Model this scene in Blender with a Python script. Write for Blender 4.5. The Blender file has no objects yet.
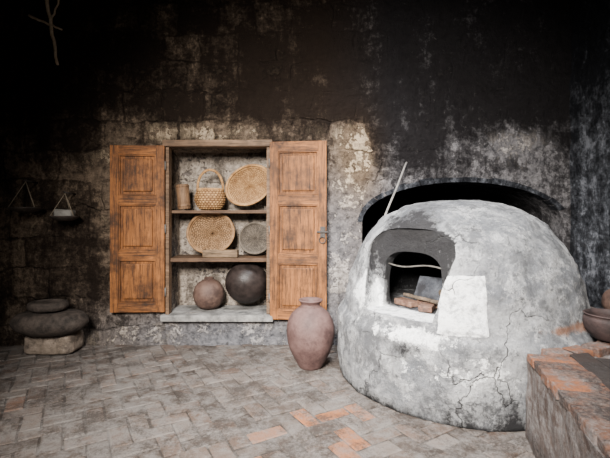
import bpy, bmesh, math, random
from mathutils import Vector, Matrix, noise, Euler
random.seed(7)
R=random.random
def U(a,b): return a+(b-a)*random.random()
scene=bpy.context.scene
COL=scene.collection

# ---------------------------------------------------------------- nodes
class NT:
    def __init__(s,name,rough=0.9,spec=.2):
        s.m=bpy.data.materials.new(name); s.m.use_nodes=True
        s.t=s.m.node_tree; s.b=s.t.nodes['Principled BSDF']
        s.b.inputs['Roughness'].default_value=rough
        s.b.inputs['Specular IOR Level'].default_value=spec
        s.geo=s.t.nodes.new('ShaderNodeNewGeometry'); s.tc=s.t.nodes.new('ShaderNodeTexCoord')
        s.pos=s.geo.outputs['Position']; s.obj=s.tc.outputs['Object']
    def n(s,t,**k):
        x=s.t.nodes.new(t)
        for a,b in k.items(): setattr(x,a,b)
        return x
    def L(s,a,i):
        if isinstance(a,bpy.types.NodeSocket): s.t.links.new(a,i)
        else:
            if isinstance(a,(tuple,list)) and len(a)==3 and i.type=='RGBA': a=(*a,1)
            i.default_value=a
    def noise(s,scale,detail=6,rough=.6,vec=None,dist=0,sc=None):
        v=vec or s.pos
        if sc:
            mp=s.n('ShaderNodeMapping'); s.L(v,mp.inputs[0]); mp.inputs['Scale'].default_value=sc; v=mp.outputs[0]
        x=s.n('ShaderNodeTexNoise'); s.L(v,x.inputs['Vector'])
        x.inputs['Scale'].default_value=scale; x.inputs['Detail'].default_value=detail
        x.inputs['Roughness'].default_value=rough; x.inputs['Distortion'].default_value=dist
        return x.outputs['Fac']
    def vor(s,scale,feature='F1',vec=None,out='Distance'):
        x=s.n('ShaderNodeTexVoronoi',feature=feature); s.L(vec or s.pos,x.inputs['Vector']); x.inputs['Scale'].default_value=scale
        return x.outputs[out]
    def warp(s,scale,amt,vec=None):
        v=vec or s.pos
        nz=s.n('ShaderNodeTexNoise'); s.L(s.pos,nz.inputs['Vector']); nz.inputs['Scale'].default_value=scale; nz.inputs['Detail'].default_value=5
        vs=s.n('ShaderNodeVectorMath',operation='SCALE'); s.L(nz.outputs['Color'],vs.inputs[0]); vs.inputs['Scale'].default_value=amt
        w=s.n('ShaderNodeVectorMath',operation='ADD'); s.L(v,w.inputs[0]); s.L(vs.outputs[0],w.inputs[1]); return w.outputs[0]
    def ramp(s,f,stops):
        x=s.n('ShaderNodeValToRGB'); s.L(f,x.inputs[0]); e=x.color_ramp.elements
        while len(e)<len(stops): e.new(.5)
        for a,(p,c) in zip(e,stops):
            a.position=p
            if not isinstance(c,tuple): c=(c,c,c)
            a.color=(*c,1)
        return x.outputs[0]
    def mix(s,f,a,b,mode='MIX'):
        x=s.n('ShaderNodeMix',data_type='RGBA',blend_type=mode)
        s.L(f,x.inputs[0]); s.L(a,x.inputs[6]); s.L(b,x.inputs[7]); return x.outputs[2]
    def math(s,op,a,b=0,clamp=False):
        x=s.n('ShaderNodeMath',operation=op); x.use_clamp=clamp; s.L(a,x.inputs[0]); s.L(b,x.inputs[1]); return x.outputs[0]
    def var(s,a,nz,k):
        return s.math('ADD',a,s.math('MULTIPLY',s.math('SUBTRACT',nz,.5),k))
    def attr(s,name):
        x=s.n('ShaderNodeAttribute'); x.attribute_name=name
        q=s.n('ShaderNodeSeparateColor'); s.L(x.outputs['Color'],q.inputs[0]); return q.outputs[0],q.outputs[1],q.outputs[2]
    def out(s,col,h=None,dist=.01,strength=1):
        s.L(col,s.b.inputs['Base Color'])
        if h is not None:
            x=s.n('ShaderNodeBump'); x.inputs['Distance'].default_value=dist; x.inputs['Strength'].default_value=strength
            s.L(h,x.inputs['Height']); s.L(x.outputs[0],s.b.inputs['Normal'])
        return s.m

def wall_mat(name,axis='x'):
    s=NT(name,.92,.10)
    so,pa,wa=s.attr('mask')
    sep=s.n('ShaderNodeSeparateXYZ'); s.L(s.pos,sep.inputs[0])
    cmb=s.n('ShaderNodeCombineXYZ'); s.L(sep.outputs[0 if axis=='x' else 1],cmb.inputs[0]); s.L(sep.outputs[2],cmb.inputs[1])
    wv=s.warp(2.6,.27,cmb.outputs[0])
    br=s.n('ShaderNodeTexBrick'); s.L(wv,br.inputs['Vector']); br.inputs['Scale'].default_value=1
    br.inputs['Brick Width'].default_value=.44; br.inputs['Row Height'].default_value=.34; br.inputs['Mortar Size'].default_value=.022
    br.inputs['Mortar Smooth'].default_value=1; br.offset=.4; br.squash=1.4; br.squash_frequency=3
    br.inputs['Color1'].default_value=(0,0,0,1); br.inputs['Color2'].default_value=(1,1,1,1); br.inputs['Mortar'].default_value=(.1,.1,.1,1)
    bc=s.n('ShaderNodeSeparateColor'); s.L(br.outputs['Color'],bc.inputs[0]); bcv=bc.outputs[0]
    bcv=s.math('ADD',.5,s.math('MULTIPLY',s.math('SUBTRACT',bcv,.5),s.ramp(wa,[(.35,.12),(.8,.9)])))
    n1=s.noise(1.5,8,.65); n2=s.noise(5,10,.74,dist=.3); n3=s.noise(24,8,.8); drip=s.noise(4.2,8,.72,sc=(1,1,.2),dist=.3)
    n4=s.noise(13,9,.75); fine=s.noise(110,4,.6)
    stone=s.mix(s.ramp(n4,[(.36,0.),(.62,1.)]),(.042,.029,.020),(.20,.142,.094))
    grey=s.mix(s.ramp(n4,[(.36,0.),(.62,1.)]),(.060,.065,.077),(.25,.262,.295))
    base=s.mix(wa,grey,stone)
    pf=s.var(s.var(s.var(s.var(pa,n2,2.8),n1,1.2),n3,1.2),bcv,.4)
    pf=s.ramp(pf,[(.51,0.),(.57,1.)])
    palec=s.mix(wa,(.47,.48,.52),(.54,.41,.27))
    palec=s.mix(s.ramp(n3,[(.38,0.),(.58,1.)]),s.mix(.75,palec,(.055,.043,.036)),palec)
    c=s.mix(pf,base,palec)
    sf=s.var(s.var(s.var(s.var(so,drip,1.6),n3,1.5),n2,1.9),bcv,-.40)
    sf=s.ramp(sf,[(.29,0.),(.45,.62),(.82,.97)])
    sootc=s.mix(wa,(.0058,.0064,.0085),(.0120,.0074,.0050))
    c=s.mix(sf,c,sootc)
    sp=s.math('MULTIPLY',s.ramp(s.noise(19,10,.85,dist=.5),[(.60,0.),(.66,1.)]),s.ramp(s.var(n1,so,-.26),[(.28,0.),(.48,.55)]))
    c=s.mix(sp,c,s.mix(wa,(.20,.215,.24),(.25,.165,.10)))
    h=s.math('ADD',s.math('MULTIPLY',n2,1.6),s.math('MULTIPLY',n3,.8))
    h=s.math('ADD',h,s.math('MULTIPLY',n4,.8)); h=s.math('ADD',h,s.math('MULTIPLY',fine,.15))
    mj=s.math('MULTIPLY',s.ramp(n1,[(.44,0.),(.56,1.)]),s.ramp(wa,[(.3,.2),(.8,1.)]))
    h=s.math('SUBTRACT',h,s.math('MULTIPLY',s.math('MULTIPLY',br.outputs['Fac'],mj),.7))
    h=s.math('ADD',h,s.math('MULTIPLY',pf,.4))
    return s.out(c,h,.05,1)

def wood_mat(name,c1,c2,dark=(.03,.015,.008),axis=2,wear=.6):
    s=NT(name,.6,.2)
    sc=[16,16,16]; sc[axis]=1.0
    v=s.obj
    g=s.noise(1.5,8,.75,vec=v,sc=tuple(sc),dist=.8); g2=s.noise(4,7,.75,vec=v,sc=tuple(sc)); b=s.noise(3.2,8,.72)
    c=s.mix(s.ramp(g,[(.36,0.),(.62,1.)]),c1,c2)
    c=s.mix(s.ramp(g2,[(.49,0.),(.63,.9)]),c,dark)
    c=s.mix(s.ramp(b,[(.44,0.),(.64,wear)]),c,dark)
    return s.out(c,s.math('ADD',g,g2),.006,.9)

def simple_mat(name,c1,c2,scale=9,rough=.85,dark=None,h=.006):
    s=NT(name,rough)
    n=s.noise(scale,8,.7); n2=s.noise(scale*5,5,.7)
    c=s.mix(s.ramp(n,[(.36,0.),(.64,1.)]),c1,c2)
    if dark: c=s.mix(s.ramp(s.noise(scale*.6,8,.7),[(.48,0.),(.62,.85)]),c,dark)
    return s.out(c,s.math('ADD',n,s.math('MULTIPLY',n2,.5)),h,.8)

def weave_mat(name,c1,c2,dark):
    s=NT(name,.75)
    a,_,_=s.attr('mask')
    n=s.noise(14,6,.7,vec=s.obj); n2=s.noise(90,3,.6,vec=s.obj)
    c=s.mix(s.ramp(n,[(.38,0.),(.62,1.)]),c1,c2)
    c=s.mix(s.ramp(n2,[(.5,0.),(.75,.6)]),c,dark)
    c=s.mix(s.ramp(a,[(.0,.95),(.6,0.)]),c,dark)  # weave creases darkened in the colour, as occlusion shade between strands
    return s.out(c,n2,.002,.6)

# ---------------------------------------------------------------- mesh helpers
def obj(name,me,mat=None,smooth=True,parent=None):
    o=bpy.data.objects.new(name,me); COL.objects.link(o)
    if mat: me.materials.append(mat)
    if smooth:
        for p in me.polygons: p.use_smooth=True
    if parent: o.parent=parent
    return o
def mesh(name,vs,fs):
    me=bpy.data.meshes.new(name); me.from_pydata([tuple(v) for v in vs],[],fs); me.update(); return me
def setmask(me,fn):
    a=me.color_attributes.new('mask','FLOAT_COLOR','POINT')
    for i,v in enumerate(me.vertices):
        a.data[i].color=(*fn(v.co),1)
def empty(name,loc=(0,0,0)):
    e=bpy.data.objects.new(name,None); e.empty_display_size=.1; e.location=loc; COL.objects.link(e); return e
def lathe_data(prof,seg=64,closed=True):
    vs=[];fs=[]
    n=len(prof)
    for (r,z) in prof:
        for k in range(seg):
            a=2*math.pi*k/seg; vs.append(Vector((max(r,1e-4)*math.cos(a),max(r,1e-4)*math.sin(a),z)))
    for i in range(n-1):
        for k in range(seg):
            k2=(k+1)%seg
            fs.append((i*seg+k,i*seg+k2,(i+1)*seg+k2,(i+1)*seg+k))
    if closed:
        fs.append(tuple(range(seg))[::-1]); fs.append(tuple((n-1)*seg+k for k in range(seg)))
    return vs,fs
def smoothprof(pts,sub=6):
    out=[]
    P=[Vector((p[0],p[1])) for p in pts]
    for i in range(len(P)-1):
        p0=P[max(i-1,0)];p1=P[i];p2=P[i+1];p3=P[min(i+2,len(P)-1)]
        for k in range(sub):
            t=k/sub
            q=.5*((2*p1)+(p2-p0)*t+(2*p0-5*p1+4*p2-p3)*t*t+(3*p1-p0-3*p2+p3)*t**3)
            out.append((q.x,q.y))
    out.append(tuple(pts[-1])); return out
def tube_data(path,r,seg=8,rfn=None):
    vs=[];fs=[];n=len(path)
    up=Vector((0.13,.21,.97)).normalized()
    for i,p in enumerate(path):
        p=Vector(p); t=(Vector(path[min(i+1,n-1)])-Vector(path[max(i-1,0)])).normalized()
        a=t.cross(up); 
        if a.length<.05: a=t.cross(Vector((1,0,0)))
        a.normalize(); b=t.cross(a)
        rr=rfn(i/(n-1)) if rfn else r
        for k in range(seg):
            w=2*math.pi*k/seg; vs.append(p+(a*math.cos(w)+b*math.sin(w))*rr)
    for i in range(n-1):
        for k in range(seg):
            k2=(k+1)%seg; fs.append((i*seg+k,i*seg+k2,(i+1)*seg+k2,(i+1)*seg+k))
    fs.append(tuple(range(seg))[::-1]); fs.append(tuple((n-1)*seg+k for k in range(seg)))
    return vs,fs
class Acc:
    def __init__(s): s.v=[];s.f=[];s.m=[]
    def add(s,d,M=None,mask=1.0):
        o=len(s.v)
        for v in d[0]:
            s.v.append((M@Vector(v)) if M else Vector(v))
        s.f+= [tuple(i+o for i in f) for f in d[1]]
        if isinstance(mask,list): s.m+=mask
        else: s.m+=[mask]*len(d[0])
    def make(s,name,mat,smooth=True,parent=None):
        me=mesh(name,s.v,s.f)
        a=me.color_attributes.new('mask','FLOAT_COLOR','POINT')
        for i,x in enumerate(s.m):
            a.data[i].color=(x,x,x,1) if not isinstance(x,tuple) else (*x,1)
        return obj(name,me,mat,smooth,parent)
def box_data(x0,x1,y0,y1,z0,z1,bev=.004,jit=0):
    bm=bmesh.new(); bmesh.ops.create_cube(bm,size=1)
    for v in bm.verts:
        v.co=Vector(((x0+x1)/2+v.co.x*(x1-x0),(y0+y1)/2+v.co.y*(y1-y0),(z0+z1)/2+v.co.z*(z1-z0)))
        if jit: v.co+=Vector((U(-jit,jit),U(-jit,jit),U(-jit,jit)))
    if bev: bmesh.ops.bevel(bm,geom=bm.edges[:],offset=bev,segments=2,affect='EDGES',profile=.6)
    bm.verts.index_update()
    d=([v.co.copy() for v in bm.verts],[tuple(v.index for v in f.verts) for f in bm.faces]); bm.free(); return d
def fr(p,s=1,o=4): return noise.fractal(Vector(p)*s,.9,2.1,o)
def T(x,y,z): return Matrix.Translation((x,y,z))
def RX(a): return Matrix.Rotation(math.radians(a),4,'X')
def RY(a): return Matrix.Rotation(math.radians(a),4,'Y')
def RZ(a): return Matrix.Rotation(math.radians(a),4,'Z')
def boolean(o,cutters,op='DIFFERENCE'):
    for c in cutters:
        m=o.modifiers.new('b','BOOLEAN'); m.operation=op; m.object=c; m.solver='EXACT'
    dg=bpy.context.evaluated_depsgraph_get(); dg.update()
    me=bpy.data.meshes.new_from_object(o.evaluated_get(dg)); o.modifiers.clear(); o.data=me
    for c in cutters: bpy.data.objects.remove(c)
    return o

# ---------------------------------------------------------------- ROOM
WY=4.7
def wall_grid(name,mat,u0,u1,z0,z1,step,thick,place,amp=.02):
    nu=int((u1-u0)/step)+1; nz=int((z1-z0)/step)+1
    vs=[];fs=[]
    for j in range(nz+1):
        for i in range(nu+1):
            u=u0+(u1-u0)*i/nu; z=z0+(z1-z0)*j/nz
            d=fr((u,z,3.3),1.7)*amp+fr((u,z,9.1),6)*amp*.4
            vs.append(place(u,z,d))
    W=nu+1
    for j in range(nz):
        for i in range(nu): fs.append((j*W+i,j*W+i+1,(j+1)*W+i+1,(j+1)*W+i))
    b=len(vs)
    vs+= [place(u0,z0,thick),place(u1,z0,thick),place(u1,z1,thick),place(u0,z1,thick)]
    fs.append((b+3,b+2,b+1,b))
    fs.append(tuple([b,b+1]+[i for i in range(nu,-1,-1)]))
    fs.append(tuple([b+2,b+3]+[nz*W+i for i in range(0,nu+1)]))
    fs.append(tuple([b+1,b+2]+[j*W+nu for j in range(nz,-1,-1)]))
    fs.append(tuple([b+3,b]+[j*W for j in range(0,nz+1)]))
    me=mesh(name,vs,fs)
    bm=bmesh.new(); bm.from_mesh(me); bmesh.ops.recalc_face_normals(bm,faces=bm.faces); bm.to_mesh(me); bm.free()
    return obj(name,me,mat,False)

WM=wall_mat('sooty_masonry','x'); WMR=wall_mat('sooty_masonry_side','y')
back=wall_grid('wall_back',WM,-4.4,3.1,-.1,4.6,.03,1.3,lambda u,z,d:Vector((u,WY+d,z)),.022)
NX0,NX1,NZ0,NZ1=-1.594,-.404,.36,2.29
c1=obj('c1',mesh('c1',*box_data(NX0,NX1,4.4,5.17,NZ0,NZ1,0)),None,False)
pts=[(.66,-.3)]+[(1.82-1.16*math.cos(math.pi*k/40),1.42+.46*math.sin(math.pi*k/40)) for k in range(41)]+[(2.98,-.3)]
n=len(pts)
vs=[Vector((x,4.3,z)) for x,z in pts]+[Vector((x,5.75,z)) for x,z in pts]
fs=[tuple(range(n)),tuple(range(2*n-1,n-1,-1))]+[(i,i+n,(i+1)%n+n,(i+1)%n) for i in range(n)]
me=mesh('c2',vs,fs); bm=bmesh.new(); bm.from_mesh(me); bmesh.ops.recalc_face_normals(bm,faces=bm.faces); bm.to_mesh(me); bm.free()
c2=obj('c2',me,None,False)
boolean(back,[c1,c2])
def G(x,z,cx,cz,sx,sz): return math.exp(-((x-cx)/sx)**2-((z-cz)/sz)**2)
def clamp(a): return max(0,min(1,a))
def backmask(co):
    x,y,z=co
    so=.35+.62*clamp((z-1.9)/.85)
    so+=.32*G(x,z,1.5,2.75,1.2,.45)+.18*clamp((z-2.6)/1)*clamp((x+.2)/1)
    so+=.34*G(x,z,1.30,2.2,.45,.38)
    so+=.12*clamp((-2.1-x)/.4)
    so-=.28*G(x,z,-1.0,3.75,1.6,.5)
    so-=.60*G(x,z,.55,2.10,.26,.5)+.48*G(x,z,-.7,2.47,1.5,.15)+.60*G(x,z,2.35,2.35,.40,.22)
    so-=.32*G(x,z,-2.3,2.1,.3,.6)
    so+=.30*G(x,z,-.1,3.0,.5,.5)
    so+=.24*G(x,z,-2.6,.9,.3,.5)
    so-=.24*G(x,z,.42,1.2,.30,1.0)
    so-=.30*G(x,z,-1.0,.12,1.35,.28)
    pa=.13+.55*G(x,z,.6,2.1,.22,.38)+.46*G(x,z,-.9,2.45,1.2,.12)+.42*G(x,z,2.4,2.3,.4,.2)+.42*G(x,z,.42,1.1,.35,.8)
    pa+=.36*G(x,z,-1.0,.12,1.35,.28)
    wa=.95-.6*clamp((x-.2)/.8)-.75*G(x,z,-.8,.1,1.6,.4)-.5*G(x,z,.25,1.1,.35,.8)+.6*G(x,z,.65,2.2,.25,.5)
    if y>WY+.06 and NX0-.02<x<NX1+.02 and z<2.4: so,pa,wa=.14,.80,.66
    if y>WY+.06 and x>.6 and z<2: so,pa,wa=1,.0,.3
    return clamp(so),clamp(pa),clamp(wa)
setmask(back.data,backmask)

right=wall_grid('wall_right',WMR,-3,4.69,-.1,4.6,.05,.3,lambda u,z,d:Vector((3.06+d,u,z)),.035)
setmask(right.data,lambda c:(clamp(.57+.45*clamp((c.z-2.3)/1.2)),.2,.0))
left=wall_grid('wall_left',WMR,-3,4.69,-.1,4.6,.1,.3,lambda u,z,d:Vector((-4.35-d,u,z)),.03)
setmask(left.data,lambda c:(.8,.3,.8))
ceil=obj('ceiling',mesh('ceiling',*box_data(-4.5,3.3,-3,5.9,4.45,4.7,0)),WM,False)
setmask(ceil.data,lambda c:(1,0,.8))

A=Acc()
N=22
for k in range(N):
    a0=math.pi*(k+.03)/N; a1=math.pi*(k+.97)/N
    vs=[]
    pr=U(.012,.03); th=U(.05,.075)
    for y in (WY-pr,WY+.12):
        for a,e in ((a0,0),(a1,0),(a1,th),(a0,th)):
            vs.append(Vector((1.82-(1.16+e)*math.cos(a),y,1.42+(.46+e)*math.sin(a))))
    if vs[0].x>2.9 or vs[2].x>3.03: continue
    A.add((vs,[(0,1,2,3),(7,6,5,4),(0,4,5,1),(1,5,6,2),(2,6,7,3),(3,7,4,0)]),mask=(.70,.15,.0))
A.make('trim_arch',WM,False)

# ---------------------------------------------------------------- FLOOR
s=NT('brick_pavers',.85,.15)
r_,g_,b_=s.attr('mask')
n1=s.noise(.9,8,.65); n2=s.noise(8,10,.78); n3=s.noise(60,4,.7)
c=s.mix(r_,(.040,.032,.027),(.142,.116,.100))
c=s.mix(s.math('MULTIPLY',b_,.5),c,(.110,.066,.047))
c=s.mix(s.ramp(n2,[(.42,0.),(.60,.55)]),c,(.165,.149,.138))
c=s.mix(s.ramp(s.var(n1,n2,1.2),[(.43,0.),(.60,.62)]),c,(.146,.134,.125))
c=s.mix(s.math('MULTIPLY',g_,s.ramp(n2,[(.42,1.),(.64,.15)])),c,(.29,.105,.038))
c=s.mix(s.ramp(s.var(s.noise(2.8,10,.8,dist=.4),n3,.35),[(.47,0.),(.60,.8)]),c,(.034,.027,.023))
FM=s.out(c,s.math('ADD',n2,s.math('MULTIPLY',n3,.5)),.018,1)
A=Acc()
A.add(([Vector(p) for p in ((-4.5,-3,-.010),(3.3,-3,-.010),(3.3,5.95,-.010),(-4.5,5.95,-.010))],[(0,1,2,3)]),mask=(0,0,0))
w=.135; ang=math.radians(30); ca,sa=math.cos(ang),math.sin(ang)
for i in range(-70,70):
    for j in range(-70,70):
        c4=(i-j)%4
        if c4==0: lx,ly=2,1
        elif c4==3: lx,ly=1,2
        else: continue
        cx,cy=(i+lx/2)*w,(j+ly/2)*w
        X=ca*cx-sa*cy; Y=sa*cx+ca*cy+1
        if not(-4.4<X<3.15 and -1.2<Y<4.85): continue
        g=.005; hx,hy=lx*w/2-g,ly*w/2-g
        tx,ty=U(-.03,.03),U(-.03,.03); dz=U(-.009,.002); ch=.008
        vs=[]
        for lvl in range(3):
            e=(0,0,ch)[lvl]; zz=(-.02,-.007,0)[lvl]
            for sx,sy in ((-1,-1),(1,-1),(1,1),(-1,1)):
                lx_,ly_=sx*(hx-e)+U(-.006,.004),sy*(hy-e)+U(-.006,.004)
                px,py=cx+lx_,cy+ly_
                vs.append(Vector((ca*px-sa*py,sa*px+ca*py+1,zz+dz+lx_*tx+ly_*ty)))
        fs=[(8,9,10,11)]
        for l in (0,1):
            for k in range(4):
                k2=(k+1)%4; fs.append((l*4+k,l*4+k2,l*4+4+k2,l*4+4+k))
        d=math.hypot((X+.02)/.36,(Y-2.92)/.34)
        og=0.0
        if R()<.75*math.exp(-d*d): og=U(.45,1)
        elif R()<.03: og=U(.05,.25)
        A.add((vs,fs),mask=(R(),og,1.0 if R()<.22 else U(0,.35)))
A.make('floor',FM,False)

# ---------------------------------------------------------------- OVEN
OC=Vector((1.465,3.94))
oprof=smoothprof([(1.125,0),(1.13,.3),(1.135,.50),(1.125,.57),(1.075,.64),(1.045,.78),(1.02,.90),(.985,1.02),(.925,1.18),(.82,1.34),(.68,1.47),(.50,1.565),(.28,1.62),(.10,1.64),(.001,1.64)],8)
def rout(z):
    for r,zz in oprof:
        if zz>=z: return r
    return 0
PA0,PA1=-116.5,-99.5
vs,fs=lathe_data(oprof,260)
for v in vs:
    rr=math.hypot(v.x,v.y); a=math.degrees(math.atan2(v.y,v.x))
    nz=fr((v.x,v.y,v.z),1.6)*.024+fr((v.x+5,v.y,v.z),6)*.015
    if rr>.05:
        k=1+nz/max(rr,.3); v.x*=k; v.y*=k
    if .3<v.z<1.7: v.z+=nz*.7
    if PA0<a<PA1 and .64<v.z<1.04: v.x*=1.018; v.y*=1.018
me=mesh('bread_oven',vs,fs)
bm=bmesh.new(); bm.from_mesh(me); bmesh.ops.recalc_face_normals(bm,faces=bm.faces); bm.to_mesh(me); bm.free()
s=NT('limewashed_clay',.92,.15)
so,pa,wa=s.attr('mask')
n1=s.noise(1.7,9,.68,dist=.4); n2=s.noise(5.5,10,.74); n3=s.noise(40,7,.75); dr=s.noise(4,7,.72,sc=(1,1,.25))
n5=s.noise(15,9,.8,dist=.3)
c=s.mix(s.ramp(n1,[(.40,0.),(.58,1.)]),(.120,.125,.136),(.30,.302,.306))
c=s.mix(s.ramp(s.var(n2,n5,.9),[(.48,0.),(.57,.8)]),c,(.43,.43,.43))
c=s.mix(s.ramp(s.var(s.noise(2.6,9,.75,dist=.5),n5,1.0),[(.48,0.),(.59,.82)]),c,(.070,.072,.078))
c=s.mix(s.ramp(n3,[(.44,0.),(.66,.5)]),c,(.08,.08,.084))
pf=s.ramp(s.var(pa,s.noise(9,10,.78),1.4),[(.46,0.),(.53,1.)])
c=s.mix(pf,c,s.mix(s.ramp(n5,[(.40,0.),(.52,1.)]),(.36,.362,.368),(.80,.80,.79)))
wf=s.ramp(s.var(wa,n2,1.4),[(.42,0.),(.62,.85)])
c=s.mix(wf,c,(.20,.095,.055))
sf=s.ramp(s.var(s.var(s.var(so,n2,1.4),n5,1.0),dr,1.2),[(.30,0.),(.74,.975)])
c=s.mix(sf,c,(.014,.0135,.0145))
crk=s.ramp(s.vor(1.7,'DISTANCE_TO_EDGE',vec=s.warp(3.5,.45)),[(.0,1.),(.009,0.)])
crk=s.math('MULTIPLY',crk,s.ramp(n1,[(.46,0.),(.56,.8)]))
c=s.mix(crk,c,(.04,.04,.04))
h=s.math('ADD',s.math('MULTIPLY',n2,.8),s.math('MULTIPLY',n3,.35)); h=s.math('ADD',h,s.math('MULTIPLY',n5,.5))
OM=s.out(c,s.math('ADD',h,s.math('MULTIPLY',crk,-.6)),.036,1)
oven=obj('bread_oven',me,OM,False); oven.location=(OC.x,OC.y,0)
MDD=-137.5
MD=math.radians(MDD)
def arch_prism(name,w0,w1,z0,zs,zt,d0,d1,top_in=1.0):
    pts=[(-w0/2,z0),(w0/2,z0)]
    for k in range(17):
        a=math.pi*k/16; ww=w1/2
        pts.append((ww*math.copysign(abs(math.cos(a))**.7,math.cos(a)),zs+(zt-zs)*math.sin(a)))
    n=len(pts)
    M=T(OC.x,OC.y,0)@Matrix.Rotation(MD,4,'Z')
    vs=[M@Vector((d0,y,z)) for y,z in pts]+[M@Vector((d1,y,z)) for y,z in pts]
    fs=[tuple(range(n)),tuple(range(2*n-1,n-1,-1))]+[(i,i+n,(i+1)%n+n,(i+1)%n) for i in range(n)]
    me=mesh(name,vs,fs); bm=bmesh.new(); bm.from_mesh(me); bmesh.ops.recalc_face_normals(bm,faces=bm.faces); bm.to_mesh(me); bm.free()
    return obj(name,me,None,False)
ic=lathe_data(smoothprof([(.70,.69),(.74,.8),(.74,1.0),(.64,1.2),(.44,1.36),(.2,1.43),(.001,1.44)],4),64)
icm=mesh('ic',[v+Vector((OC.x,OC.y,0)) for v in ic[0]],ic[1]); bm=bmesh.new(); bm.from_mesh(icm); bmesh.ops.recalc_face_normals(bm,faces=bm.faces); bm.to_mesh(icm); bm.free()
boolean(oven,[obj('ic',icm,None,False),arch_prism('p1',.66,.84,.69,1.18,1.39,.77,1.5),arch_prism('p2',.60,.54,.69,1.05,1.19,.3,.95)])
md=Vector((math.cos(MD),math.sin(MD)))
def ovenmask(co):
    x,y,z=co; r=math.hypot(x,y); a=math.degrees(math.atan2(y,x))
    out=x*md.x+y*md.y; side=-x*md.y+y*md.x
    so=.15; pa=.05; wa=0
    da=((a-MDD+180)%360)-180
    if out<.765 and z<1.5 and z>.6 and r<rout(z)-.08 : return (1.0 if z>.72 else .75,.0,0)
    ztop=1.18+.22*math.sqrt(max(0,1-(side/.43)**2))
    if abs(side)<.43 and .60<out and (out<.785 or r<rout(z)-.03) and z>.68 and z<ztop+.01:
        if z<.73: return (.05,.9,0)
        k=clamp((z-.95)/.14); so=.34+.75*k; pa=.3*(1-k); return (clamp(so),pa,0)
    so+=.62*math.exp(-(da/27)**2-((z-1.43)/.13)**2)
    so+=.28*clamp((z-1.3)/.35)*clamp((y+.6)/.5)+.35*clamp((y+.1)/.6)*clamp((z-1.0)/.4)
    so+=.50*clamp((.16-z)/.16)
    so+=.42*math.exp(-((a+132)/9)**2-((z-.47)/.08)**2)
    so+=.34*math.exp(-((a+95)/14)**2-((z-.14)/.14)**2)
    if PA0-1<a<PA1 and .635<z<1.045: return 0,1,0
    pa+=.62*math.exp(-((a+160)/9)**2-((z-.85)/.25)**2)
    pa+=.40*math.exp(-((a+105)/45)**2-((z-.38)/.22)**2)
    pa+=.5*math.exp(-((a+132)/22)**2-((z-.60)/.07)**2)
    pa+=.22*math.exp(-((a+100)/30)**2-((z-1.35)/.12)**2)
    wa+=.6*math.exp(-((a+60)/25)**2-((z-.66)/.06)**2)
    return clamp(so),clamp(pa),clamp(wa)
setmask(oven.data,ovenmask)
for p in oven.data.polygons: p.use_smooth=len(p.vertices)<=4 and p.area<.004

BR=simple_mat('burnt_brick',(.085,.040,.026),(.20,.12,.085),20,dark=(.04,.028,.024))
def mouthM(o,sd,z): return T(OC.x,OC.y,0)@Matrix.Rotation(MD,4,'Z')@T(o,sd,z)
A=Acc()
for (o,sd,z,rz,l) in ((.66,.08,.696,20,.2),(.62,-.15,.696,80,.2),(.50,.02,.696,95,.22)):
    A.add(box_data(-l/2,l/2,-.055,.055,0,.05,.006,.004),mouthM(o,sd,z)@RZ(rz))
A.make('loose_bricks',BR,False)
LOG=simple_mat('charred_log',(.05,.04,.03),(.18,.13,.09),30,dark=(.02,.02,.02))
A=Acc()
for k,(o,sd,z,a,l) in enumerate(((.27,.1,.735,10,.32),(.24,-.1,.735,-20,.32),(.24,0,.80,25,.34),(.02,.2,.735,60,.4))):
    A.add(tube_data([Vector((-l/2+l*i/8,.01*math.sin(i*1.7),.008*math.sin(i*2.3))) for i in range(9)],.035,9,lambda t:.035+.006*math.sin(9*t+k)),mouthM(o,sd,z)@RZ(a))
A.add(tube_data([Vector((-.24+.48*i/8,.008*math.sin(i*1.7),.0)) for i in range(9)],.016,8),mouthM(.59,.0,.768)@RZ(76))
A.make('firewood',LOG,False)
SL=simple_mat('grey_slate',(.022,.024,.030),(.065,.07,.082),12,dark=(.015,.015,.017))
A=Acc(); A.add(box_data(-.012,.012,-.21,.20,0,.25,.005,.006),mouthM(.42,-.0,.70)@RY(-30)); 
A.make('oven_door_slab',SL,False)
IR=simple_mat('weathered_iron',(.05,.047,.043),(.11,.103,.095),30,.6)
A=Acc()
A.add(tube_data([(OC.x+.72*md.x-sd*md.y,OC.y+.72*md.y+sd*md.x,1.065+.015*math.sin(sd*12)) for sd in [(-.272+.544*i/12) for i in range(13)]],.007,8))
A.make('iron_bar',IR)

p0=Vector((.80,4.12,1.46)); p1=Vector((1.165,4.665,2.10))
path=[p0.lerp(p1,i/20)+Vector((0,0,.006*math.sin(i/20*9))) for i in range(21)]
A=Acc(); A.add(tube_data(path,.011,8)); A.make('oven_poker',simple_mat('grey_stick',(.10,.095,.088),(.22,.205,.19),30,.7))

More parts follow.
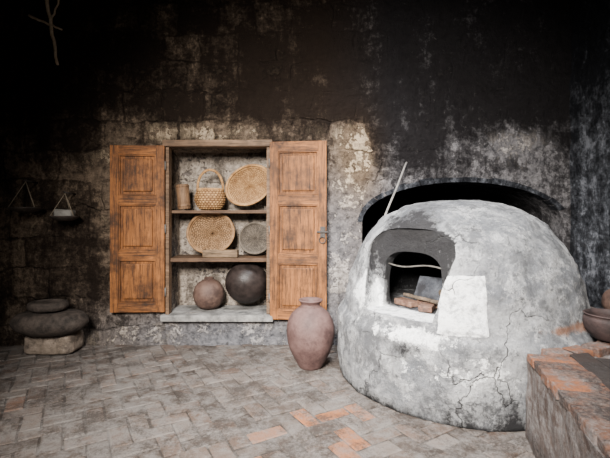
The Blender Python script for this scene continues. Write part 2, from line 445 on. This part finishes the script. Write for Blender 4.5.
# ---------------------------------------------------------------- LEDGE beside oven
s=NT('ledge_stone',.9,.12)
so,pa,wa=s.attr('mask')
n1=s.noise(3,8,.7); n2=s.noise(12,9,.75); n3=s.noise(50,4,.7)
c=s.mix(s.ramp(n1,[(.38,0.),(.62,1.)]),(.045,.04,.038),(.15,.132,.122))
c=s.mix(s.ramp(n2,[(.44,0.),(.64,.7)]),c,(.22,.205,.20))
c=s.mix(s.math('MULTIPLY',wa,s.ramp(n2,[(.38,1.),(.62,.1)])),c,(.24,.088,.038))
c=s.mix(s.ramp(s.var(s.var(so,n1,1.6),n3,.8),[(.32,0.),(.7,.9)]),c,(.020,.016,.015))
LM=s.out(c,s.math('ADD',n2,s.math('MULTIPLY',n3,.5)),.03,1)
foot=[(1.03,.95),(1.13,1.4),(1.30,2.05),(1.50,2.76)]
for a in range(-84,40,6): foot.append((OC.x+1.175*math.cos(math.radians(a)),OC.y+1.175*math.sin(math.radians(a))))
foot+=[(2.38,4.64),(3.0,4.64),(3.0,.95)]
foot=[Vector(p) for p in foot]
A=Acc(); n=len(foot)
zs=[0,.09,.18,.27,.36,.45,.54]
den=[]
for i in range(n):
    a=foot[i]; b=foot[(i+1)%n]; L=(b-a).length; k=max(1,int(L/.07))
    for q in range(k): den.append(a.lerp(b,q/k))
n=len(den); vs=[];fs=[];mk=[]
for z in zs:
    for p in den:
        j=fr((p.x,p.y,z),4)*.022 if p.x<2.9 and p.y<3 else 0
        vs.append(Vector((p.x+j,p.y,z))); mk.append((.20+.3*(z<.1)+.3*clamp((2.6-p.y)/.8),.3,.1))
for l in range(len(zs)-1):
    for i in range(n): fs.append((l*n+i,l*n+(i+1)%n,(l+1)*n+(i+1)%n,(l+1)*n+i))
fs.append(tuple(range(n))[::-1]); fs.append(tuple((len(zs)-1)*n+i for i in range(n)))
A.add((vs,fs),mask=mk)
d0=(Vector((1.50,2.76))-Vector((1.03,.95))).normalized(); nrm=Vector((d0.y,-d0.x))
for row in range(15):
    t=-.12-(row%2)*.13
    bl=.27 if row else .14; bw=.14 if row else .26
    off=.0 if row==0 else .26+(row-1)*.145
    while t<4.2:
        ll=bl
        c_=Vector((1.03,.95))+d0*(t+ll/2)+nrm*(off+bw/2-.012)
        t+=ll+.008
        corners=[c_+d0*(ll/2*a)+nrm*(bw/2*b) for a in(-1,1) for b in (-1,1)]
        if any(p.x>2.98 or p.y>4.62 or p.y<.93 or (p-OC).length<1.185 or (p.y>2.8 and p.x<1.5) for p in corners): continue
        M=T(c_.x,c_.y,.54)@Matrix.Rotation(math.atan2(d0.y,d0.x),4,'Z')@RZ(U(-2,2))@RX(U(-1,1))
        og=(U(.3,1) if R()<.6 else .05) if row==0 else (U(.1,.5) if R()<.15 else U(0,.1))
        A.add(box_data(-ll/2,ll/2,-bw/2,bw/2,-.01,.05+U(-.006,.004),.009,.006),M,mask=(U(.35,.75) if row==0 else U(.65,.95),.3,og))
for a in range(-80,24,8):
    M=T(OC.x,OC.y,.54)@RZ(a)@T(1.245,0,0)
    A.add(box_data(-.06,.06,-.075,.075,0,.055+U(-.005,.006),.01,.008),M,mask=(U(.3,.6),.3,U(.2,1)))
A.make('brick_ledge',LM,False)

# ---------------------------------------------------------------- CUPBOARD doors and frame
WD=wood_mat('weathered_orange_wood',(.092,.034,.010),(.28,.105,.029),(.020,.011,.007),2,.88)
WDH=wood_mat('weathered_orange_wood_rail',(.092,.034,.010),(.28,.105,.029),(.020,.011,.007),0,.88)
WDK=wood_mat('dark_shelf_wood',(.05,.027,.015),(.12,.068,.038),(.02,.012,.008),0,.6)
def cupdoor(name,hx,hy,W,z0,z1,rails,sgn,ang):
    e=empty(name,(hx,hy,0)); e.rotation_euler=(0,0,math.radians(ang))
    def part(nm,x0,x1,y0,y1,za,zb,m,bev=.004):
        xa,xb=sorted((sgn*x0,sgn*x1))
        return obj(nm,mesh(nm,*box_data(xa,xb,y0,y1,za,zb,bev,.0012)),m,False,e)
    st=.095
    part('stile_hinge',0,st,-.045,0,z0,z1,WD); part('stile_outer',W-st,W,-.045,0,z0,z1,WD)
    H=z1-z0
    for i,(a,b) in enumerate(rails):
        part('rail_%d'%(i+1),st-.002,W-st+.002,-.042,-.003,z0+a*H,z0+b*H,WDH)
    for i in range(len(rails)-1):
        a=z0+rails[i][1]*H; b=z0+rails[i+1][0]*H
        part('panel_back_%d'%(i+1),st-.005,W-st+.005,-.016,-.004,a-.01,b+.01,WD,.001)
        part('panel_field_%d'%(i+1),st+.045,W-st-.045,-.036,-.012,a+.045,b-.045,WD,.014)
        part('mould_l_%d'%(i+1),st,st+.016,-.040,-.008,a,b,WD,.005)
        part('mould_r_%d'%(i+1),W-st-.016,W-st,-.040,-.008,a,b,WD,.005)
        part('mould_b_%d'%(i+1),st,W-st,-.040,-.008,a,a+.016,WDH,.005)
        part('mould_t_%d'%(i+1),st,W-st,-.040,-.008,b-.016,b,WDH,.005)
    for i,f in enumerate((.12,.5,.88)):
        za=z0+f*H
        obj('hinge_%d'%(i+1),mesh('h',*tube_data([(sgn*-.006,-.03,za-.05),(sgn*-.006,-.03,za+.05)],.010,10)),IR,True,e)
    return e
RL=[(0,.055),(.315,.37),(.645,.70),(.945,1.)]
dl=cupdoor('cupboard_door',-1.60,4.665,.61,.395,2.29,RL,-1,2.0)
dr_=cupdoor('cupboard_door',-.395,4.66,.645,.315,2.33,RL,1,-7)
def dpart(nm,d,m): return obj(nm,mesh(nm,*d),m,False,dr_)
DI=simple_mat('black_iron',(.02,.018,.016),(.06,.05,.045),30,.5)
dpart('latch_plate',box_data(.575,.63,-.055,-.045,1.25,1.37,.004),DI)
dpart('latch_bolt',tube_data([(.54,-.062,1.31),(.66,-.062,1.31)],.012,8),DI)
dpart('latch_ring',tube_data([(.60+.035*math.cos(a/3),-.065,1.22+.035*math.sin(a/3)) for a in range(20)],.006,8),DI)
A=Acc()
A.add(box_data(NX0-.03,NX1+.03,4.62,4.80,NZ1-.01,NZ1+.065,.006,.003))
A.add(box_data(NX0-.002,NX0+.035,4.655,4.76,NZ0,NZ1,.004,.002))
A.add(box_data(NX1-.035,NX1+.002,4.655,4.76,NZ0,NZ1,.004,.002))
A.make('cupboard_frame',wood_mat('frame_wood',(.08,.045,.024),(.18,.11,.065),(.03,.02,.013),0,.6),False)
A=Acc(); A.add(box_data(NX0,NX1,4.76,5.15,1.520,1.555,.005,.002)); A.make('shelf',WDK,False)
A=Acc(); A.add(box_data(NX0,NX1,4.72,5.15,.955,1.0,.005,.002)); A.make('shelf',WDK,False)
ST=simple_mat('sill_stone',(.11,.105,.10),(.27,.26,.245),8,dark=(.05,.05,.05),h=.02)
A=Acc(); A.add(box_data(NX0-.05,NX1+.04,4.61,5.14,.29,.362,.012,.004)); A.make('sill_stone_slab',ST,False)

# ---------------------------------------------------------------- BASKETS
def woven(prof,rows,seg,strands,amp,acc,M,twist=0):
    P=[Vector(p) for p in prof]
    cum=[0]
    for i in range(1,len(P)): cum.append(cum[-1]+(P[i]-P[i-1]).length)
    def at(t):
        d=t*cum[-1]
        for i in range(1,len(P)):
            if cum[i]>=d-1e-9:
                f=(d-cum[i-1])/max(cum[i]-cum[i-1],1e-9); q=P[i-1].lerp(P[i],f); tg=(P[i]-P[i-1]).normalized(); return q,Vector((tg.y,-tg.x))
        return P[-1],Vector((1,0))
    sub=5; vs=[];fs=[];mk=[]
    nr=rows*sub+1
    for i in range(nr):
        q,nn=at(i/(nr-1)); row=i//sub; f=(i%sub)/sub
        for k in range(seg):
            a=2*math.pi*k/seg
            wv=.5+.5*math.cos(strands*a+math.pi*row+twist*i)
            bulge=math.sin(math.pi*f)
            o=amp*(bulge*(.25+.75*wv))
            r=q.x+nn.x*o; z=q.y+nn.y*o
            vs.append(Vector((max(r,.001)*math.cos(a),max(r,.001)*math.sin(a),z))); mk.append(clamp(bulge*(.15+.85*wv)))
    for i in range(nr-1):
        for k in range(seg):
            k2=(k+1)%seg; fs.append((i*seg+k,i*seg+k2,(i+1)*seg+k2,(i+1)*seg+k))
    acc.add((vs,fs),M,mk)
def braid(acc,pathfn,M,r,turns,n=200,off=.6,strands=3):
    for s_ in range(strands):
        path=[]
        for i in range(n+1):
            t=i/n; p=pathfn(t); p2=pathfn(t+1e-3); tg=(p2-p).normalized()
            a=tg.cross(Vector((.1,.2,.97))).normalized(); b=tg.cross(a)
            w=2*math.pi*(turns*t+s_/strands)
            path.append(p+(a*math.cos(w)+b*math.sin(w))*r*off)
        acc.add(tube_data(path,r*.62,6),M,.8)
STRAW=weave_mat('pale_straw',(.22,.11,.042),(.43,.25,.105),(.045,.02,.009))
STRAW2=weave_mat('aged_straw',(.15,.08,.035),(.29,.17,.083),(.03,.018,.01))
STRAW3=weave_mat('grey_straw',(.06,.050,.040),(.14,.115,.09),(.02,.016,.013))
def tray(name,M,r,depth,mat,rows,strands,rim,amp=.010):
    A=Acc()
    pr=smoothprof([(.004,.0),(r*.45,.0),(r*.72,depth*.15),(r*.92,depth*.6),(r,depth)],6)
    woven(pr,rows,192,strands,-amp,A,M)
    woven([(a+.0,b-.012) for a,b in pr],max(3,rows//2),96,strands//2,amp*.6,A,M)
    braid(A,lambda t:Vector((r*math.cos(2*math.pi*t),r*math.sin(2*math.pi*t),depth)),M,rim,int(2*math.pi*r/.05),260)
    braid(A,lambda t:Vector((r*.93*math.cos(2*math.pi*t),r*.93*math.sin(2*math.pi*t),depth*.7)),M,rim*.6,int(2*math.pi*r/.03),260)
    for k in range(16):
        a=2*math.pi*k/16
        A.add(tube_data([(q[0]*math.cos(a),q[0]*math.sin(a),q[1]+amp*.9) for q in pr[2::3]],.0035,5),M,.7)
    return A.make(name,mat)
A=Acc(); M=T(-1.14,4.9,1.566)
pr=smoothprof([(.004,.004),(.11,.004),(.15,.04),(.178,.11),(.172,.18),(.150,.235)],6)
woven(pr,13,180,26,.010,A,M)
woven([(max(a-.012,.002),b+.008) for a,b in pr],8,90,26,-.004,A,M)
braid(A,lambda t:Vector((.150*math.cos(2*math.pi*t),.150*math.sin(2*math.pi*t),.238)),M,.013,22)
H_=lambda t:Vector((.150*math.cos(math.pi*t),-.02*math.sin(math.pi*t),.225+.25*abs(math.sin(math.pi*t))**.85))
braid(A,H_,M@RZ(8),.014,14,120)
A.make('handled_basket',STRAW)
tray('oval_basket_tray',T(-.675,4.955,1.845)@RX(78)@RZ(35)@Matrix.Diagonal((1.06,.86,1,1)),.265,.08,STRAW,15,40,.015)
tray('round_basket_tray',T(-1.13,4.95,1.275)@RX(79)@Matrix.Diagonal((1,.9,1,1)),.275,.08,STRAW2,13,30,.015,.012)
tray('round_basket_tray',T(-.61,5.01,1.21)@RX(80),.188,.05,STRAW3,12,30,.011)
A=Acc(); WC=wood_mat('canister_wood',(.11,.055,.028),(.22,.13,.07),(.03,.02,.013),2,.5)
pv=lathe_data([(.07,0),(.074,.006),(.074,.29),(.070,.296),(.060,.296),(.058,.02),(.001,.02)],40)
MM=T(-1.44,4.86,1.568)@RY(-5)
A.add(pv,MM)
for z in (.03,.26):
    A.add(lathe_data([(.0745,z),(.078,z+.003),(.078,z+.025),(.0745,z+.028)],40,False),MM)
A.make('wooden_grain_measure',WC)
A=Acc()
M=T(-.99,4.785,1.003)@RZ(-3)
A.add(box_data(-.20,.20,-.045,.045,.0,.022,.004,.001),M)
A.add(box_data(-.20,.20,-.05,-.038,.005,.085,.004,.001),M); A.add(box_data(-.20,.20,.038,.05,.005,.085,.004,.001),M)
A.add(box_data(-.205,-.19,-.05,.05,.005,.09,.004,.001),M); A.add(box_data(.19,.205,-.05,.05,.005,.09,.004,.001),M)
A.make('wooden_trough',wood_mat('trough_wood',(.09,.055,.03),(.20,.13,.075),(.035,.024,.015),0,.5),False)

# ---------------------------------------------------------------- POTS
def vessel(name,pts,M,mat,seg=72,amp=.004,sub=6):
    pr=smoothprof(pts,sub); vs,fs=lathe_data(pr,seg,True)
    for v in vs:
        d=Vector((v.x,v.y,0)); 
        if d.length>.01: v+=d.normalized()*fr(v+Vector(M.translation),5)*amp
    A=Acc(); A.add((vs,fs),M); return A.make(name,mat)
CL=simple_mat('mauve_clay',(.060,.034,.031),(.112,.067,.060),7,.6,dark=(.034,.019,.018))
CL2=simple_mat('brown_clay',(.060,.035,.028),(.105,.065,.05),9,.65,dark=(.03,.018,.015))
BK=simple_mat('blackened_pot',(.008,.006,.0055),(.026,.019,.017),8,.42)
vessel('clay_jar',[(.10,0),(.115,.01),(.16,.09),(.212,.20),(.236,.33),(.228,.43),(.19,.52),(.125,.58),(.095,.605),(.092,.625),(.112,.65),(.118,.66),(.108,.668),(.085,.655),(.075,.62),(.08,.58),(.15,.5),(.19,.35),(.12,.08),(.001,.05)],T(.055,4.02,0),CL)
vessel('gourd_pot',[(.06,0),(.10,.01),(.155,.06),(.185,.15),(.175,.24),(.13,.31),(.07,.35),(.055,.358),(.06,.372),(.052,.374),(.042,.35),(.10,.30),(.15,.2),(.1,.05),(.001,.03)],T(-1.165,4.93,.368),CL2)
vessel('blackened_cooking_pot',[(.001,0),(.10,.012),(.19,.065),(.245,.15),(.258,.235),(.235,.30),(.20,.335),(.215,.36),(.222,.366),(.205,.366),(.188,.335),(.22,.28),(.24,.22),(.18,.08),(.001,.02)],T(-.685,4.79,.625)@RX(-72)@RY(-8)@T(0,0,-.05),BK)
vessel('clay_bowl',[(.06,0),(.10,.01),(.15,.07),(.165,.14),(.155,.17),(.165,.185),(.155,.19),(.14,.165),(.14,.10),(.08,.02),(.001,.02)],T(2.19,2.92,.603),simple_mat('dark_clay',(.016,.012,.012),(.045,.029,.027),9,.7))
vessel('squat_clay_pot',[(.08,0),(.12,.01),(.17,.08),(.18,.15),(.15,.22),(.11,.25),(.12,.275),(.11,.28),(.09,.25),(.13,.2),(.15,.13),(.1,.03),(.001,.02)],T(2.79,3.52,.603),CL2)

# ---------------------------------------------------------------- GRINDSTONES at left
DS=simple_mat('dark_basalt',(.018,.015,.013),(.070,.055,.046),9,.8,h=.02)
PS=simple_mat('pale_tuff',(.14,.11,.085),(.28,.225,.18),9,.9,dark=(.05,.04,.033),h=.03)
def rough_block(name,x0,x1,y0,y1,z0,z1,mat,amp=.012):
    bm=bmesh.new(); bmesh.ops.create_cube(bm,size=1); bmesh.ops.subdivide_edges(bm,edges=bm.edges[:],cuts=7,use_grid_fill=True)
    for v in bm.verts:
        q=v.co.copy(); l=sum(abs(t)**8 for t in q*2)**(1/8); q=q/max(l,.001)*1
        c=Vector(((x0+x1)/2+q.x*(x1-x0),(y0+y1)/2+q.y*(y1-y0),(z0+z1)/2+q.z*(z1-z0)))
        nn=fr(c,6)*amp; c.x+=nn; c.y+=nn*.7
        v.co=c
    me=bpy.data.meshes.new(name); bm.to_mesh(me); bm.free(); return obj(name,me,mat,True)
rough_block('stone_block',-3.02,-2.50,4.33,4.64,0,.21,PS)
vessel('grinding_stone',[(.16,0),(.26,.01),(.36,.06),(.40,.12),(.385,.18),(.33,.225),(.22,.245),(.10,.235),(.001,.232)],T(-2.76,4.40,.216)@Matrix.Diagonal((.98,.62,1,1)),DS,72,.016)
vessel('grinding_stone',[(.12,0),(.18,.01),(.205,.05),(.19,.09),(.15,.10),(.12,.085),(.001,.075)],T(-2.79,4.42,.464)@Matrix.Diagonal((1,.8,1,1)),DS,60,.010)

# ---------------------------------------------------------------- HANGING SCALE PANS
CORD=simple_mat('old_cord',(.12,.095,.07),(.22,.18,.13),30)
PANM=simple_mat('tarnished_pan',(.022,.018,.016),(.06,.048,.04),12,.5)
def pan(name,x,y,ztop,zp,r,load):
    e=empty(name,(x,y,zp))
    def ad(nm,d,m,sm=True): return obj(nm,mesh(nm,*d),m,sm,e)
    ad('pan',lathe_data(smoothprof([(.001,-.045),(r*.5,-.038),(r*.85,-.012),(r,.008),(r*.99,.016),(r*.85,.0),(r*.5,-.026),(.001,-.034)],4),40),PANM)
    h=ztop-zp
    for k in range(3):
        a=math.radians(95+120*k)
        ad('cord_%d'%(k+1),tube_data([(r*.97*math.cos(a),r*.97*math.sin(a),.008),(r*.5*math.cos(a),r*.5*math.sin(a),h*.5),(0,0,h)],.004,6),CORD)
    ad('peg',tube_data([(0,-.02,h+.012),(0,.1,h+.004),(0,WY-y+.03,h)],.010,8),DI)
    if load: ad('load',box_data(-.09,.09,-.06,.06,-.02,.085,.02,.01),simple_mat('pale_salt_block',(.10,.094,.084),(.20,.188,.17),12))
pan('hanging_scale_pan',-3.09,4.5,1.87,1.57,.165,False)
pan('hanging_scale_pan',-2.655,4.5,1.74,1.475,.15,True)

# crossed dry sticks hanging high on the left
A=Acc()
def stick(a,b,r):
    a=Vector(a);b=Vector(b)
    A.add(tube_data([a.lerp(b,i/10)+Vector((.008*math.sin(i*1.9),0,.006*math.cos(i*2.7))) for i in range(11)],r,8,lambda t:r*(1-.3*t)))
stick((-2.98,4.66,4.1),(-2.83,4.65,3.22),.022)
stick((-3.16,4.655,3.78),(-2.78,4.65,3.62),.015)
stick((-2.92,4.65,3.68),(-2.80,4.65,3.98),.012)
A.make('hanging_branch',simple_mat('dry_branch',(.30,.22,.14),(.50,.39,.27),20,.8))

# ---------------------------------------------------------------- LIGHT
w=bpy.data.worlds.new('world'); scene.world=w; w.use_nodes=True
bg=w.node_tree.nodes['Background']; bg.inputs[0].default_value=(1,.96,.94,1); bg.inputs[1].default_value=.23
def area(name,loc,tgt,sx,sy,e,col,spread=180):
    l=bpy.data.lights.new(name,'AREA'); l.shape='RECTANGLE'; l.size=sx; l.size_y=sy; l.energy=e; l.color=col; l.spread=math.radians(spread)
    o=bpy.data.objects.new(name,l); COL.objects.link(o); o.location=loc
    o.rotation_euler=(Vector(tgt)-Vector(loc)).to_track_quat('-Z','Y').to_euler(); return o
area('doorway_daylight',(-1.0,-.8,3.2),(.40,3.9,.70),1.3,1.3,375,(1,.95,.885),74)
area('overhead_area_lamp',(.3,3.0,4.3),(.7,3.6,0),.9,.9,115,(.95,.97,1),92)  # unseen area lamp under the closed ceiling, lighting oven and floor from above

cam=bpy.data.cameras.new('camera'); co=bpy.data.objects.new('camera',cam); COL.objects.link(co)
co.location=(0,0,1.5); co.rotation_euler=(math.radians(90),0,0); cam.lens=24; cam.sensor_width=36; cam.shift_y=-.023
scene.camera=co
